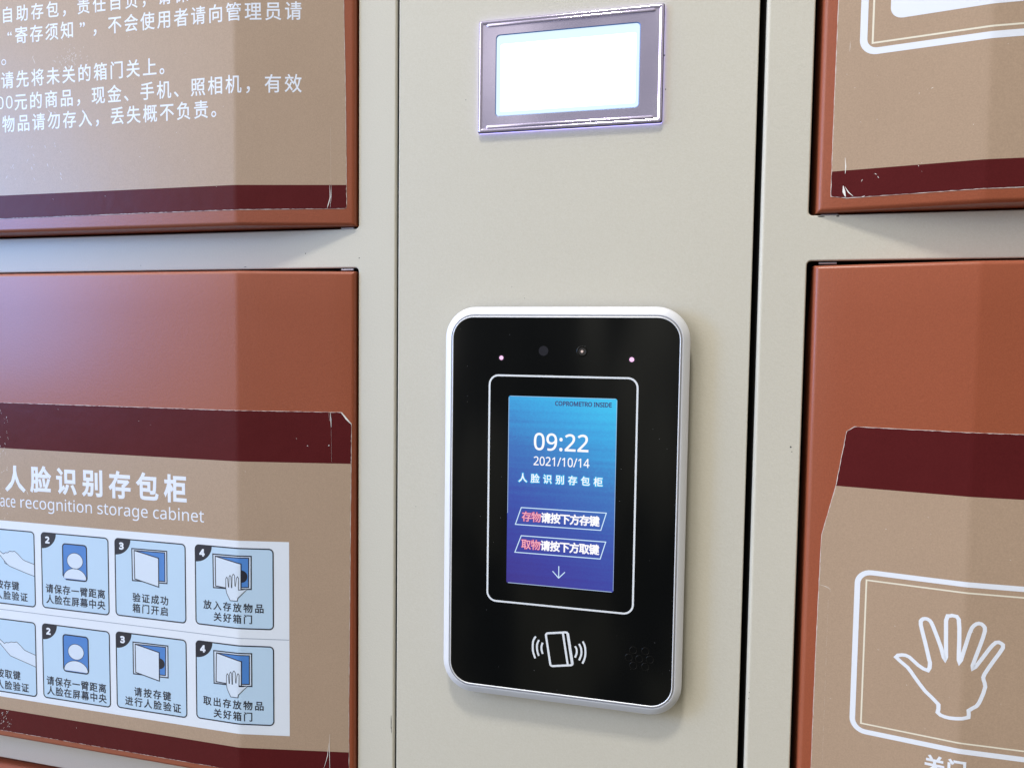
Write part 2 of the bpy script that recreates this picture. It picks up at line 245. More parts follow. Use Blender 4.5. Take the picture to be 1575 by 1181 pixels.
# glyphs: Chinese characters from Blender's built-in font, Latin letters and figures from the outlines below; off thickens the strokes
LATIN = {
 '/': (298, ['290,573 77,0 8,0 221,573']),
 '0': (459, ['419,287 418,242 415,201 409,163 401,128 390,97 376,70 359,47 339,27 316,12 290,1 261,-6 229,-8 188,-4 153,8 122,27 97,54 76,88 60,129 48,176 42,229 39,287 41,346 48,399 58,446 73,486 93,520 119,547 149,566 186,578 229,581 269,578 304,566 335,547 361,520 382,486 399,446 410,399 417,346', '110,287 111,238 115,194 121,156 131,125 143,98 159,78 178,64 202,55 229,52 256,55 279,64 298,78 314,98 326,124 336,156 343,194 347,238 348,287 347,336 343,380 336,417 326,449 314,475 298,495 279,510 256,518 229,521 202,518 178,510 159,495 143,475 131,449 121,417 115,380 111,336']),
 '1': (459, ['285,0 216,0 216,400 216,439 217,470 219,499 196,477 169,455 108,405 71,452 226,573 285,573']),
 '2': (459, ['417,0 38,0 38,59 188,210 261,287 280,309 295,331 306,353 315,376 320,399 322,424 318,453 309,477 294,496 273,510 249,518 221,520 194,519 169,514 147,506 126,495 104,482 83,466 45,513 60,526 77,537 94,548 113,557 132,565 153,572 174,577 197,580 221,581 255,579 285,572 313,562 336,548 356,531 372,510 384,485 391,458 394,428 392,399 386,371 375,344 361,318 344,292 324,267 301,241 275,214 247,185 128,67 128,64 417,64']),
 '3': (459, ['395,439 394,414 389,392 381,372 370,355 356,339 340,326 321,316 300,307 277,302 277,298 319,290 353,276 379,255 398,229 409,198 413,163 410,131 403,101 390,74 371,50 348,30 318,14 283,2 241,-6 193,-8 164,-7 136,-5 110,-1 85,5 60,13 36,23 36,89 61,78 87,69 114,61 141,56 168,52 194,51 241,55 278,65 305,81 324,104 335,132 339,164 337,187 331,206 320,223 306,236 288,247 265,255 240,261 211,264 179,265 123,265 123,326 180,326 209,327 236,332 259,339 278,350 294,362 307,377 316,394 321,413 323,434 320,460 311,481 295,498 274,511 249,519 219,521 199,521 181,519 164,515 147,511 132,505 117,498 75,473 39,521 61,537 87,550 115,563 147,573 181,579 218,581 252,579 283,574 309,566 332,555 352,540 367,524 380,505 388,485 394,462']),
 '4': (459, ['443,130 359,130 359,0 291,0 291,130 17,130 17,190 286,576 359,576 359,193 443,193', '291,374 291,412 293,444 294,474 295,500 292,500 276,468 257,438 86,193 291,193']),
 '9': (459, ['417,328 416,295 414,263 410,231 405,199 397,168 387,139 374,112 358,86 340,63 318,42 293,25 265,11 232,0 195,-6 154,-8 117,-6 82,0 82,60 115,53 152,50 188,52 218,58 245,68 268,82 287,99 303,118 316,141 327,165 334,192 340,221 344,250 346,281 341,281 332,269 322,258 310,247 297,238 282,230 266,223 247,218 227,215 204,214 173,216 144,223 118,235 95,250 76,270 61,294 49,321 42,352 40,387 43,426 50,460 63,491 80,517 101,540 127,557 156,570 188,578 223,581 250,579 275,574 299,565 322,553 342,537 361,518 377,495 391,469 402,439 410,406 415,369', '223,521 192,518 165,507 142,488 124,463 113,429 110,388 113,354 122,325 137,301 158,284 186,273 220,269 244,271 266,276 286,285 304,296 318,310 330,325 339,341 344,358 346,374 345,392 342,409 338,426 332,443 324,459 315,474 304,487 291,499 277,508 260,516 242,520']),
 ':': (215, ['58,43 59,61 64,75 72,85 82,92 94,96 107,97 120,96 132,92 142,85 151,75 156,61 157,43 156,26 151,12 142,2 132,-6 120,-10 107,-11 94,-10 82,-6 72,2 64,12 59,26', '58,387 59,405 64,419 72,429 82,436 94,440 107,441 120,440 132,436 142,429 151,419 156,405 157,387 156,369 151,355 142,345 132,338 120,333 107,332 94,333 82,338 72,345 64,355 59,369']),
 'C': (507, ['323,517 294,516 266,510 241,502 217,490 196,474 178,456 162,434 149,410 139,383 131,353 127,321 125,286 128,241 135,200 147,164 164,132 186,105 213,83 244,68 281,58 322,55 347,56 371,58 394,62 460,78 460,15 438,8 416,2 393,-2 369,-6 342,-7 312,-8 257,-4 208,8 166,28 130,56 101,90 78,131 62,178 52,230 49,287 51,329 57,369 67,406 81,440 99,471 120,499 145,523 174,543 206,559 242,571 281,578 324,581 353,580 381,577 409,572 435,565 460,557 482,547 453,486 394,508 372,513 348,516']),
 'D': (585, ['536,292 533,231 521,177 501,131 474,91 439,58 399,33 351,15 297,4 237,0 78,0 78,573 254,573 309,569 359,558 404,540 443,516 476,484 502,446 521,401 533,350', '460,289 457,337 449,379 435,415 416,444 391,469 361,487 327,500 287,508 244,511 150,511 150,62 228,62 272,64 311,71 346,82 377,98 402,119 423,144 439,174 451,208 458,246']),
 'E': (446, ['398,0 78,0 78,573 398,573 398,509 150,509 150,330 383,330 383,268 150,268 150,63 398,63']),
 'F': (416, ['150,0 78,0 78,573 398,573 398,509 150,509 150,306 383,306 383,243 150,243']),
 'I': (272, ['239,0 32,0 32,42 99,57 99,515 32,531 32,573 239,573 239,531 172,515 172,57 239,42']),
 'M': (727, ['330,0 142,502 139,502 142,461 144,407 144,347 144,0 78,0 78,573 184,573 361,103 364,103 544,573 650,573 650,0 578,0 578,352 579,408 581,460 584,501 581,501 390,0']),
 'N': (609, ['532,0 447,0 141,476 138,476 141,432 143,378 144,320 144,0 78,0 78,573 161,573 467,99 470,99 468,137 466,193 464,249 464,573 532,573']),
 'O': (626, ['577,287 576,244 570,204 561,166 547,132 531,101 510,73 486,49 459,29 428,13 393,1 355,-6 314,-8 271,-6 232,1 196,13 165,29 138,49 114,73 94,101 78,132 65,167 56,204 51,245 49,288 52,344 62,396 78,442 100,482 130,517 166,545 208,565 258,577 314,581 369,577 417,565 459,545 495,517 524,483 547,442 564,396 574,344', '125,287 127,241 134,200 145,163 161,131 182,104 207,83 238,67 273,58 314,55 354,58 390,67 420,83 445,104 465,131 481,163 492,200 499,241 501,287 499,329 494,366 485,400 472,430 456,457 436,479 412,496 384,508 351,516 314,518 274,515 238,506 207,490 182,469 161,443 145,411 134,374 127,333']),
 'P': (485, ['229,573 272,571 309,566 342,557 370,544 393,528 411,509 426,487 436,463 442,435 444,404 443,381 439,358 433,336 423,316 411,296 395,278 375,262 351,249 324,238 292,230 256,225 216,223 150,223 150,0 78,0 78,573', '223,511 150,511 150,285 208,285 242,286 272,290 298,296 320,306 338,318 352,334 362,352 368,375 370,401 366,435 354,462 334,484 306,499 269,508']),
 'R': (499, ['236,573 281,571 320,565 353,555 381,540 404,522 422,500 434,474 442,444 444,410 442,381 437,356 427,334 415,315 401,298 385,285 367,274 349,264 330,257 487,0 403,0 264,237 150,237 150,0 78,0 78,573', '232,510 150,510 150,298 236,298 278,301 312,310 338,325 355,347 366,374 370,407 368,430 363,450 355,467 343,480 328,491 310,500 287,505 261,509']),
 'S': (440, ['403,153 400,121 392,92 378,66 359,44 335,26 307,11 274,1 238,-6 198,-8 137,-5 83,4 41,19 41,88 62,80 86,72 113,65 142,59 171,56 201,55 228,56 252,60 273,66 290,74 305,85 316,98 324,113 329,129 330,147 329,164 325,180 318,194 308,207 295,218 277,230 255,241 228,252 196,265 172,274 151,284 131,294 114,305 98,317 85,330 74,344 65,359 57,375 52,393 49,413 48,435 51,464 58,490 71,513 89,533 110,550 136,563 165,573 197,579 231,581 262,580 290,577 318,572 343,565 367,558 389,549 366,487 346,495 325,502 302,508 278,513 254,516 229,517 207,516 187,513 169,507 155,499 142,489 133,478 126,464 122,450 121,434 122,416 126,400 133,386 143,373 156,362 172,351 193,341 217,330 246,318 278,306 307,293 332,279 353,264 371,247 385,228 395,206 401,181']),
 'T': (446, ['259,0 187,0 187,509 8,509 8,573 437,573 437,509 259,509']),
 'a': (450, ['231,437 279,433 318,422 347,403 361,387 371,368 379,346 383,321 385,293 385,0 334,0 320,61 317,61 304,46 292,33 279,22 265,13 250,5 234,-1 216,-5 195,-7 172,-8 148,-7 124,-2 103,6 84,16 68,30 55,48 45,68 39,92 37,119 39,144 45,166 55,186 69,203 87,219 127,238 179,251 243,257 316,259 316,285 313,317 306,342 293,359 275,371 253,378 227,380 205,379 183,376 163,370 106,347 84,400 104,410 126,419 151,426 177,432 204,436', '252,208 204,203 167,195 141,182 124,165 113,144 110,119 112,97 120,79 132,66 148,56 167,51 188,49 223,52 253,62 279,79 292,92 302,108 309,127 314,148 315,172 315,210']),
 'b': (493, ['139,461 138,410 135,373 139,373 153,390 169,405 189,419 213,429 240,435 272,437 303,435 331,428 357,417 380,401 401,381 418,357 432,328 441,295 447,257 449,215 447,168 439,127 427,91 410,61 390,36 365,17 337,3 306,-5 272,-8 240,-6 213,0 189,10 169,24 153,38 139,55 133,55 119,0 68,0 68,609 139,609', '260,379 231,377 207,371 188,361 172,348 159,330 150,308 144,282 140,252 139,217 139,214 142,165 150,125 165,93 177,77 193,66 212,57 235,52 261,51 283,52 303,57 320,66 335,78 348,93 363,126 373,166 376,216 373,265 363,306 348,338 335,352 320,364 302,372 282,377']),
 'c': (385, ['241,-8 204,-5 170,2 139,15 112,34 88,58 69,87 55,123 47,165 44,213 47,262 56,305 71,342 90,372 114,396 142,415 174,428 208,435 245,438 267,437 288,435 309,431 328,426 344,421 358,415 337,356 292,370 275,373 259,375 244,376 217,374 193,368 172,358 155,343 141,325 131,303 123,277 119,247 117,213 119,181 123,152 131,126 141,104 155,86 172,71 191,61 214,55 240,53 262,54 283,56 302,60 319,65 336,71 351,78 351,15 336,8 320,3 304,-2 285,-5 264,-7']),
 'e': (452, ['234,438 269,435 301,427 329,414 354,396 374,373 390,346 402,315 409,281 411,244 411,201 117,201 122,157 134,119 154,90 170,77 187,66 207,58 230,54 254,52 280,53 305,56 327,60 348,66 370,73 392,82 392,20 370,11 349,4 327,-1 304,-5 279,-7 251,-8 212,-5 176,3 143,17 114,36 90,61 70,91 56,126 47,167 44,212 47,257 55,297 68,333 86,364 108,390 134,411 164,426 198,435', '233,380 202,377 175,366 154,348 137,323 125,293 119,257 338,257 336,281 333,302 326,322 318,338 306,353 292,364 276,373 256,378']),
 'g': (493, ['221,438 248,436 273,431 297,422 319,409 338,393 355,373 359,373 369,430 425,430 425,-7 423,-46 416,-80 404,-109 388,-135 367,-155 341,-172 310,-183 274,-190 233,-192 202,-192 174,-189 147,-186 122,-180 99,-174 78,-165 78,-100 99,-110 123,-118 149,-125 177,-130 206,-133 237,-134 271,-130 300,-119 324,-101 341,-77 352,-48 355,-13 355,4 356,32 358,57 354,57 338,37 320,21 299,8 275,-1 250,-6 221,-8 189,-6 160,1 134,13 111,29 91,51 74,76 61,105 52,138 46,174 44,214 46,253 52,289 61,322 74,351 91,377 111,399 134,416 160,428 189,435', '230,379 207,376 187,370 169,359 153,344 140,326 130,303 123,277 119,247 117,213 120,165 130,124 146,92 159,77 174,65 191,56 210,51 232,50 253,51 271,53 288,58 303,65 315,74 326,85 336,98 343,113 349,131 353,151 355,173 356,197 356,214 355,251 350,282 343,309 332,331 319,348 302,362 281,371 257,377']),
 'i': (207, ['139,430 139,0 68,0 68,430', '104,591 115,590 124,586 133,580 140,572 144,560 145,546 144,532 140,521 133,512 124,506 115,502 104,501 93,502 83,506 75,512 68,521 64,532 63,546 64,560 68,572 75,580 83,586 93,590']),
 'n': (495, ['275,438 304,436 331,432 354,424 374,414 391,401 405,384 416,363 424,339 429,311 431,280 431,0 361,0 361,275 358,307 351,333 338,353 319,367 295,376 265,379 238,377 215,372 195,364 179,353 166,338 151,308 142,269 139,223 139,0 68,0 68,430 125,430 136,371 140,371 150,385 162,398 175,409 190,418 206,425 222,431 239,435 257,437']),
 'o': (485, ['442,216 440,181 436,150 428,121 417,95 404,71 388,51 369,33 348,18 324,7 299,-1 271,-6 241,-8 214,-6 188,-1 163,7 140,18 119,33 100,51 84,71 70,95 59,121 51,150 46,181 44,216 47,261 55,301 68,336 87,367 110,392 137,412 169,426 204,435 244,438 281,435 316,426 347,412 374,392 398,367 417,336 431,301 439,261', '117,216 119,184 123,154 130,128 141,105 155,86 172,71 192,59 216,53 243,51 270,53 294,59 314,71 331,86 345,105 356,128 363,154 367,184 369,216 367,248 363,277 355,303 345,325 331,344 314,359 294,370 270,376 242,379 217,377 195,372 176,363 160,351 147,335 130,303 120,263']),
 'r': (331, ['269,438 295,437 319,433 310,368 287,372 264,374 248,373 232,369 217,363 202,355 189,346 176,334 166,321 156,305 149,289 143,270 140,251 139,229 139,0 68,0 68,430 126,430 134,351 137,351 147,367 158,381 170,395 183,407 198,418 214,426 231,433 249,437']),
 's': (384, ['348,119 346,92 339,69 327,49 311,32 292,18 268,6 241,-2 210,-6 176,-8 148,-7 122,-5 99,-1 78,5 59,11 42,19 42,83 60,75 81,67 104,60 128,54 153,50 178,49 211,51 236,57 256,66 269,79 277,94 280,112 279,123 276,132 271,141 264,150 253,158 239,167 222,176 200,185 174,196 148,206 124,217 103,228 84,239 69,252 57,266 48,283 43,302 41,324 43,345 48,364 57,380 69,395 85,408 118,425 157,435 202,438 228,437 252,434 275,430 298,424 319,417 339,409 315,353 258,372 238,377 218,379 197,380 171,379 149,374 131,366 118,356 111,343 108,328 109,317 113,307 119,298 127,290 139,282 154,274 219,246 245,236 268,226 289,215 306,203 321,191 333,176 341,159 346,140']),
 't': (289, ['212,50 245,53 272,59 272,5 263,1 253,-2 240,-4 200,-8 178,-7 157,-3 138,4 120,13 104,27 91,44 82,66 76,93 74,125 74,375 13,375 13,409 75,437 103,528 144,528 144,430 269,430 269,375 144,375 144,127 146,103 153,83 163,69 177,58 193,52']),
 ' ': (208, []),
}
_g = {}
def fill_mesh(c):
    o = bpy.data.objects.new('glyph', c); COL.objects.link(o)
    dg = bpy.context.evaluated_depsgraph_get(); me = bpy.data.meshes.new_from_object(o.evaluated_get(dg))
    keep = {}; vs = []; fs = []
    for p in me.polygons:
        if min(me.vertices[i].co.z for i in p.vertices) < -1e-5 or p.area < 1e-9: continue
        if abs(p.normal.z) < .05: continue
        f = []
        for i in p.vertices:
            if i not in keep: keep[i] = len(vs); vs.append((me.vertices[i].co.x, me.vertices[i].co.y, me.vertices[i].co.z))
            f.append(keep[i])
        fs.append(tuple(f))
    bpy.data.objects.remove(o); bpy.data.curves.remove(c); bpy.data.meshes.remove(me)
    return vs, fs
def glyph(ch, off=0.):
    key = (ch, off)
    if key not in _g:
        c = bpy.data.curves.new('glyph', 'FONT'); c.body = ch; c.resolution_u = 3; c.bevel_depth = off; c.bevel_resolution = 0
        _g[key] = fill_mesh(c)
    return _g[key]
def latin_glyph(text, off=0.):
    key = ('latin', text, off)
    if key not in _g:
        c = bpy.data.curves.new('glyph', 'CURVE'); c.dimensions = '2D'; c.fill_mode = 'BOTH'; c.bevel_depth = off; c.bevel_resolution = 0; pen = 0
        for ch in text:
            adv, outl = LATIN[ch]
            for o in outl:
                p = [tuple(int(q) for q in w.split(',')) for w in o.split()]
                sp = c.splines.new('POLY'); sp.points.add(len(p)-1); sp.use_cyclic_u = True
                for q, (x, y) in zip(sp.points, p): q.co = ((pen+x)/1000, y/1000, 0, 1)
            pen += adv
        _g[key] = fill_mesh(c)
    return _g[key]
def put(mb, g, fx, fz, y, mi=0):
    vs, fs = g; b = len(mb.v); mb.v += [(fx(x, z), y-h*.6, fz(x, z)) for x, z, h in vs]
    for f in fs:
        a = sum(vs[f[i-1]][0]*vs[f[i]][1]-vs[f[i]][0]*vs[f[i-1]][1] for i in range(len(f)))
        mb.f.append(tuple(b+i for i in (f if a > 0 else f[::-1]))); mb.m.append(mi); mb.s.append(False)
def cjk(mb, text, xa, xb, z, size, y, off=0., last=None, wide=.96, mi=0):
    n = (len(text)-1) if last is None else last
    adv = (xb-xa)/n if n else 0
    for i, ch in enumerate(text):
        cx = xa+adv*i; g = glyph(ch, off)
        if not g[0]: continue
        k = .25 if ch in '“”' else .5
        put(mb, g, lambda x, q: cx+(x-k)*size*wide, lambda x, q: z+(q-.38)*size, y, mi)
def latin(mb, text, x0, x1, z0, z1, y, off=0., mi=0):
    """whole string fitted to an ink box"""
    g = latin_glyph(text, off); xs = [p[0] for p in g[0]]; zs = [p[1] for p in g[0]]
    a, b, c, d = min(xs), max(xs), min(zs), max(zs)
    put(mb, g, lambda x, q: x0+(x-a)/(b-a)*(x1-x0), lambda x, q: z0+(q-c)/(d-c)*(z1-z0), y, mi)

# ------------------------------------------------------------------ door profile: pressed sheet door, sloping cheeks and a flat middle
E0, FD, DP, FW = -2.5, 71.5, -15.8, 1.6
def prof(s):
    sl = (DP-E0)/FD
    if s <= FD-FW: return E0+sl*s
    if s >= FD+FW: return DP
    t = (s-FD+FW)/(2*FW); return E0+sl*(FD-FW)+2*FW*sl*(t-t*t/2)
class Side:
    def __init__(s, x0, x1): s.x0, s.x1 = x0, x1
    def y(s, x): return prof(max(0, min(x-s.x0, s.x1-x)))
LEFT = Side(-438., -27.0); RIGHT = Side(230.5, 641.)

def wrap(o, side):
    """bend flat artwork (built at y = -height above the door skin) onto the door's folded face"""
    me = o.data; bm = bmesh.new(); bm.from_mesh(me)
    off = Vector((0, 0, 0)); b = o.parent
    while b is not None: off += b.location; b = b.parent
    for f in ([side.x1-FD, side.x0+FD]):
        for d in (-FW, -FW/3, FW/3, FW):
            x = (f+d)*K-off.x
            bmesh.ops.bisect_plane(bm, geom=bm.verts[:]+bm.edges[:]+bm.faces[:], plane_co=(x, 0, 0), plane_no=(1, 0, 0), dist=1e-7)
    for v in bm.verts: v.co.y += side.y((v.co.x+off.x)/K)*K
    bm.to_mesh(me); bm.free(); me.update(); return o

def lin(a, b, step):
    n = max(1, int(abs(b-a)/step)); return [a+(b-a)*i/n for i in range(n+1)]
def make_door(parent, side, z0, z1):
    r = 2.4; ed = [r*(1-math.cos(math.radians(a))) for a in (0, 15, 30, 45, 60, 75, 90)]
    xs = [side.x0+d for d in ed]+lin(side.x0+r, side.x0+FD-FW, 12)[1:]+[side.x0+FD+FW*d for d in (-.5, 0, .5, 1)]
    mid = lin(side.x0+FD+FW, side.x1-FD-FW, 20)[1:]
    xs += mid+[side.x1-FD+FW*d for d in (-.5, 0, .5, 1)]+lin(side.x1-FD+FW, side.x1-r, 12)[1:]+[side.x1-d for d in ed[::-1]][1:]
    zs = [z0+d for d in ed]+lin(z0+r, z1-r, 20)[1:]+[z1-d for d in ed[::-1]][1:]
    def drop(d): return r-math.sqrt(max(0, r*r-(r-d)**2)) if d < r else 0
    V = []; F = []; nx, nz = len(xs), len(zs)
    for z in zs:
        for x in xs: V.append((x, side.y(x)+max(drop(min(x-side.x0, side.x1-x)), drop(min(z-z0, z1-z))), z))
    for j in range(nz-1):
        for i in range(nx-1): F.append((j*nx+i, j*nx+i+1, (j+1)*nx+i+1, (j+1)*nx+i))
    ring = [i for i in range(nx)]+[j*nx+nx-1 for j in range(1, nz)]+[(nz-1)*nx+i for i in range(nx-2, -1, -1)]+[j*nx for j in range(nz-2, 0, -1)]
    b = len(V); V += [(V[i][0], 18., V[i][2]) for i in ring]; n = len(ring)
    sm = [True]*len(F)
    for i in range(n): F.append((ring[i], b+i, b+(i+1) % n, ring[(i+1) % n])); sm.append(False)
    return link('door', V, F, RUST, parent, sm)

# ------------------------------------------------------------------ cabinets
Z1, Z2, Z3, Z4 = 70.9, 47.65, -273.9, -297.8        # edges of the two cross rails
OPEN = ((Z1, Z1+321.5), (Z3, Z2), (Z4-321.5, Z4))
def frame_mesh(parent, x0, x1, ox0, ox1, rl, rr, y0=0., name='frame'):
    mb = MB(); rh = .8; zt, zb = 420., -640.
    holes = []
    for a, b in OPEN: holes.append(rrect(ox0-rh, ox1+rh, a-rh, b+rh, 2.2+rh, 5))
    # flat face between the rolled outer edges
    mb.poly(rect(x0+rl, x1-rr, zb, zt), y0, holes)
    A = [math.radians(a) for a in (0, 18, 36, 54, 72, 90)]
    for a, b in OPEN:
        L = [loop3(rrect(ox0-rh+rh*math.sin(t), ox1+rh-rh*math.sin(t), a-rh+rh*math.sin(t), b+rh-rh*math.sin(t), 2.2+rh-rh*math.sin(t), 5), y0+rh*(1-math.cos(t))) for t in A]
        mb.loops(L, flip=False)
        mb.loops([L[-1], loop3(rrect(ox0, ox1, a, b, 2.2, 5), y0+2.2)]); mb.loops([loop3(rrect(ox0, ox1, a, b, 2.2, 5), y0+2.2), loop3(rrect(ox0, ox1, a, b, 2.2, 5), 14)], 1)
    for x, r, sg in ((x0+rl, rl, -1), (x1-rr, rr, 1)):
        L = [[(x+sg*r*math.sin(t), y0+r*(1-math.cos(t)), z) for z in (zb, zt)] for t in A]
        mb.loops(L, closed=False, flip=(sg > 0))
        mb.loops([L[-1], [(x+sg*r, y0+r+.8, z) for z in (zb, zt)]], closed=False, flip=(sg > 0))
        mb.loops([[(x+sg*r, y0+r+.8, z) for z in (zb, zt)], [(x+sg*r, 30, z) for z in (zb, zt)]], 1, closed=False, flip=(sg > 0))  # deep part of the cream sides coloured dark, as shade in the seam
    return mb.go(name, [CREAM, DARK], parent)
def body_mesh(parent, x0, x1, name='body'):
    mb = MB(); x0 += .4; x1 -= .4
    for a, b, c, d, e2, f in ((x0, x0+1, 16, 400, -640, 420), (x1-1, x1, 16, 400, -640, 420), (x0+1, x1-1, 399, 400, -640, 420), (x0+1, x1-1, 30, 399, -640, -639), (x0+1, x1-1, 30, 399, 419, 420)):
        mb.box(a, b, c, d, e2, f)
    return mb.go(name, DARK, parent)

lc = thing('locker_cabinet', 'cream steel locker bank left of the screen column, rust brown doors with instruction stickers', 'locker cabinet', (-232, 200, -640))
frame_mesh(lc, -464, -1.7, -440, -25.83, 1.5, 1.3); body_mesh(lc, -464, -1.7)
rc = thing('locker_cabinet', 'cream steel locker bank right of the screen column, rust brown doors with hand outline sticker', 'locker cabinet', (434, 200, -640))
frame_mesh(rc, 203.45, 668, 226.93, 643.5, 1.9, 1.5, -.9); body_mesh(rc, 203.61, 668)

cc = thing('control_column', 'plain cream steel column panel between the two locker banks', 'cabinet column', (100, 200, -640))
mb = MB(); A = [math.radians(a) for a in (0, 22, 45, 67, 90)]; r = .55
mb.poly(rect(r, 200-r, -640, 420), -.45)
for x, sg in ((r, -1), (200-r, 1)):
    L = [[(x+sg*r*math.sin(t), -.45+r*(1-math.cos(t)), z) for z in (-640, 420)] for t in A]+[[(x+sg*r, 20, z) for z in (-640, 420)]]
    mb.loops(L, closed=False, flip=(sg > 0))
mb.go('front_panel', CREAM, cc); body_mesh(cc, 0, 200)

# doors
def door_at(parent, side, z0, z1, label):
    d = make_door(parent, side, z0, z1); d['label'] = label
    return d
UL = door_at(lc, LEFT, 72.2, 390.2, 'rust brown door with a sticker of white Chinese rules')
LL = door_at(lc, LEFT, -271.5, 45.3, 'rust brown door with a sticker of numbered blue step cards')
BL = door_at(lc, LEFT, -617., -299.8, 'bare rust brown door at the bottom corner')
UR = door_at(rc, RIGHT, 71.9, 390.2, 'rust brown door whose sticker shows a white rounded block')
LR = door_at(rc, RIGHT, -271.5, 45.1, 'rust brown door whose sticker shows a white hand outline')
for d, xs, z in ((UL, (-37.5, -29.5), 71.4), (LL, (-37.5, -29.5), 46.6), (UR, (233, 241.5), 71.2), (LR, (233, 241.5), 46.5)):
    mb = MB(); A = [math.radians(a) for a in range(0, 360, 30)]
    mb.loops([[(x, 1.2+.62*math.cos(t), z+.62*math.sin(t)) for t in A] for x in xs]); mb.go('hinge_pin', PIN, d)

# ------------------------------------------------------------------ stickers
def jitter(pts, step, amp):
    out = []
    n = len(pts)
    for i in range(n):
        a, b = Vector(pts[i]), Vector(pts[(i+1) % n]); k = max(1, int((b-a).length/step))
        for j in range(k):
            p = a+(b-a)*j/k; out.append((p.x+random.uniform(-amp, amp), p.y+random.uniform(-amp, amp)))
    return out
def inset(pts, d):
    n = len(pts); out = []
    ar = sum(pts[i-1][0]*pts[i][1]-pts[i][0]*pts[i-1][1] for i in range(n)); sg = 1 if ar > 0 else -1
    for i in range(n):
        a, p, c = (Vector(pts[k % n]) for k in (i-1, i, i+1))
        d1 = (p-a).normalized(); d2 = (c-p).normalized(); t = Vector((-d1.y, d1.x))+Vector((-d2.y, d2.x))
        t = t.normalized() if t.length > 1e-6 else Vector((-d1.y, d1.x))
        out.append(tuple(p+t*sg*d))
    return out
def split_z(o, zs):
    bm = bmesh.new(); bm.from_mesh(o.data); off = o.parent.parent.location.z
    for z in zs: bmesh.ops.bisect_plane(bm, geom=bm.verts[:]+bm.edges[:]+bm.faces[:], plane_co=(0, 0, z*K-off), plane_no=(0, 0, 1), dist=1e-7)
    bm.to_mesh(o.data); bm.free()
def sticker(door, side, outline, bands):
    """paper core whose torn rim shows white, with the printed film on it; bands = (z low, z high) of maroon"""
    core = jitter(outline, 2.5, .07); mb = MB()
    mb.poly(core, -.16, mi=0); mb.loops([loop3(core, 0), loop3(core, -.16)], mi=0, smooth=False)
    film = jitter(inset(outline, .24), 1.4, .15); mb.poly(film, -.20, mi=1)
    o = mb.go('sticker', [PAPER, TAN, MAROON], door)
    split_z(o, [z for b in bands for z in b])
    offz = door.parent.location.z
    for p in o.data.polygons:
        if p.material_index == 1:
            z = (p.center.z+offz)/K
            if any(a < z < b for a, b in bands): p.material_index = 2
    wrap(o, side); return o
xl = LEFT.x0+7
s1 = sticker(UL, LEFT, [(-31.7, 84), (-32.4, 150), (-33.6, 208), (-33.6, 383), (xl, 383), (xl, 80.9), (-97, 81.4), (-34, 82.2), (-32.2, 82.5)], [(0, 96.2)])
s2 = sticker(LL, LEFT, [(-34.6, -39.6), (-28.8, -46.5), (-28.9, -70), (-30.2, -224), (-30.1, -266.6), (xl, -266.6), (xl, -40.9), (-98, -39.6)], [(-71.0, 0), (-400, -251.4)])
s3 = sticker(UR, RIGHT, [(236.6, 79.6), (236.7, 130), (237, 177), (237, 383), (RIGHT.x1-7, 383), (RIGHT.x1-7, 78.4), (300, 78.4), (244, 78.2)], [(0, 92.1)])
s4 = sticker(LR, RIGHT, [(247.8, -39.5), (251.4, -36.9), (RIGHT.x1-7, -36.9), (RIGHT.x1-7, -266.5), (236.9, -266.5), (236.9, -200), (237.2, -150), (237.7, -108), (238.0, -94.2), (243.8, -68)], [(-68.0, 0), (-400, -251.4)])

# ---- upper left rules
mb = MB(); h = -.24
for a in [('自助存包，责任自负，请保', -264.93, -170.13, 211.41, 9.9, 8), ('寄存须知”，不会使用者请向管理员请', -254.19, -63.29, 197.7, 10.4, None),
          ('请先将未关的箱门关上。', -266.15, -157.68, 170.09, 10.5, 9), ('元的商品，现金、手机、照相机，有效', -255.88, -63.51, 155.7, 10.5, None),
          ('物品请勿存入，丢失概不负责。', -266.06, -121.7, 142.12, 10.5, 12)]:
    cjk(mb, a[0], a[1], a[2], a[3], a[4]*1.09, h, off=.010, last=a[5], wide=.93)
for x0, x1 in ((-275.5, -269.2), (-268.2, -261.9)): latin(mb, '0', x0+.5, x1-.5, 151.9, 159.9, h)
for x in (-264.6, -262.6): put(mb, glyph('‘', .004), lambda a, b: x+(a-.1)*11, lambda a, b: 197.5+(b-.38)*9.5, h)
mb.poly(disc(-268.75, 181.65, 1.9, n=24), h, [disc(-268.75, 181.65, 1.35, n=24)])
wrap(mb.go('printed_text', INK, UL), LEFT)

# ---- lower left title, panel and step cards
mb = MB()
cjk(mb, '脸识别存包柜', -246.84, -142.89, -90.5, 18.3, h, off=.031, wide=.92); cjk(mb, '人', -267.7, -267.7, -91.2, 18.3, h, off=.031, wide=.92)
wrap(mb.go('title_text', INK, LL), LEFT)
mb = MB()
latin(mb, 'recognition storage cabinet', -263.74, -122.49, -113.0, -102.4, h); latin(mb, 'Face', -284.5, -267.88, -110.75, -102.7, h)
wrap(mb.go('english_text', INK, LL), LEFT)
mb = MB(); mb.poly(rect(-425, -67, -242.6, -120.2), -.23)
mb.poly(rect(-425, -67.2, -181.75, -181.35), -.26, mi=1)
wrap(mb.go('notice_panel', [PANELW, GREY], LL), LEFT)

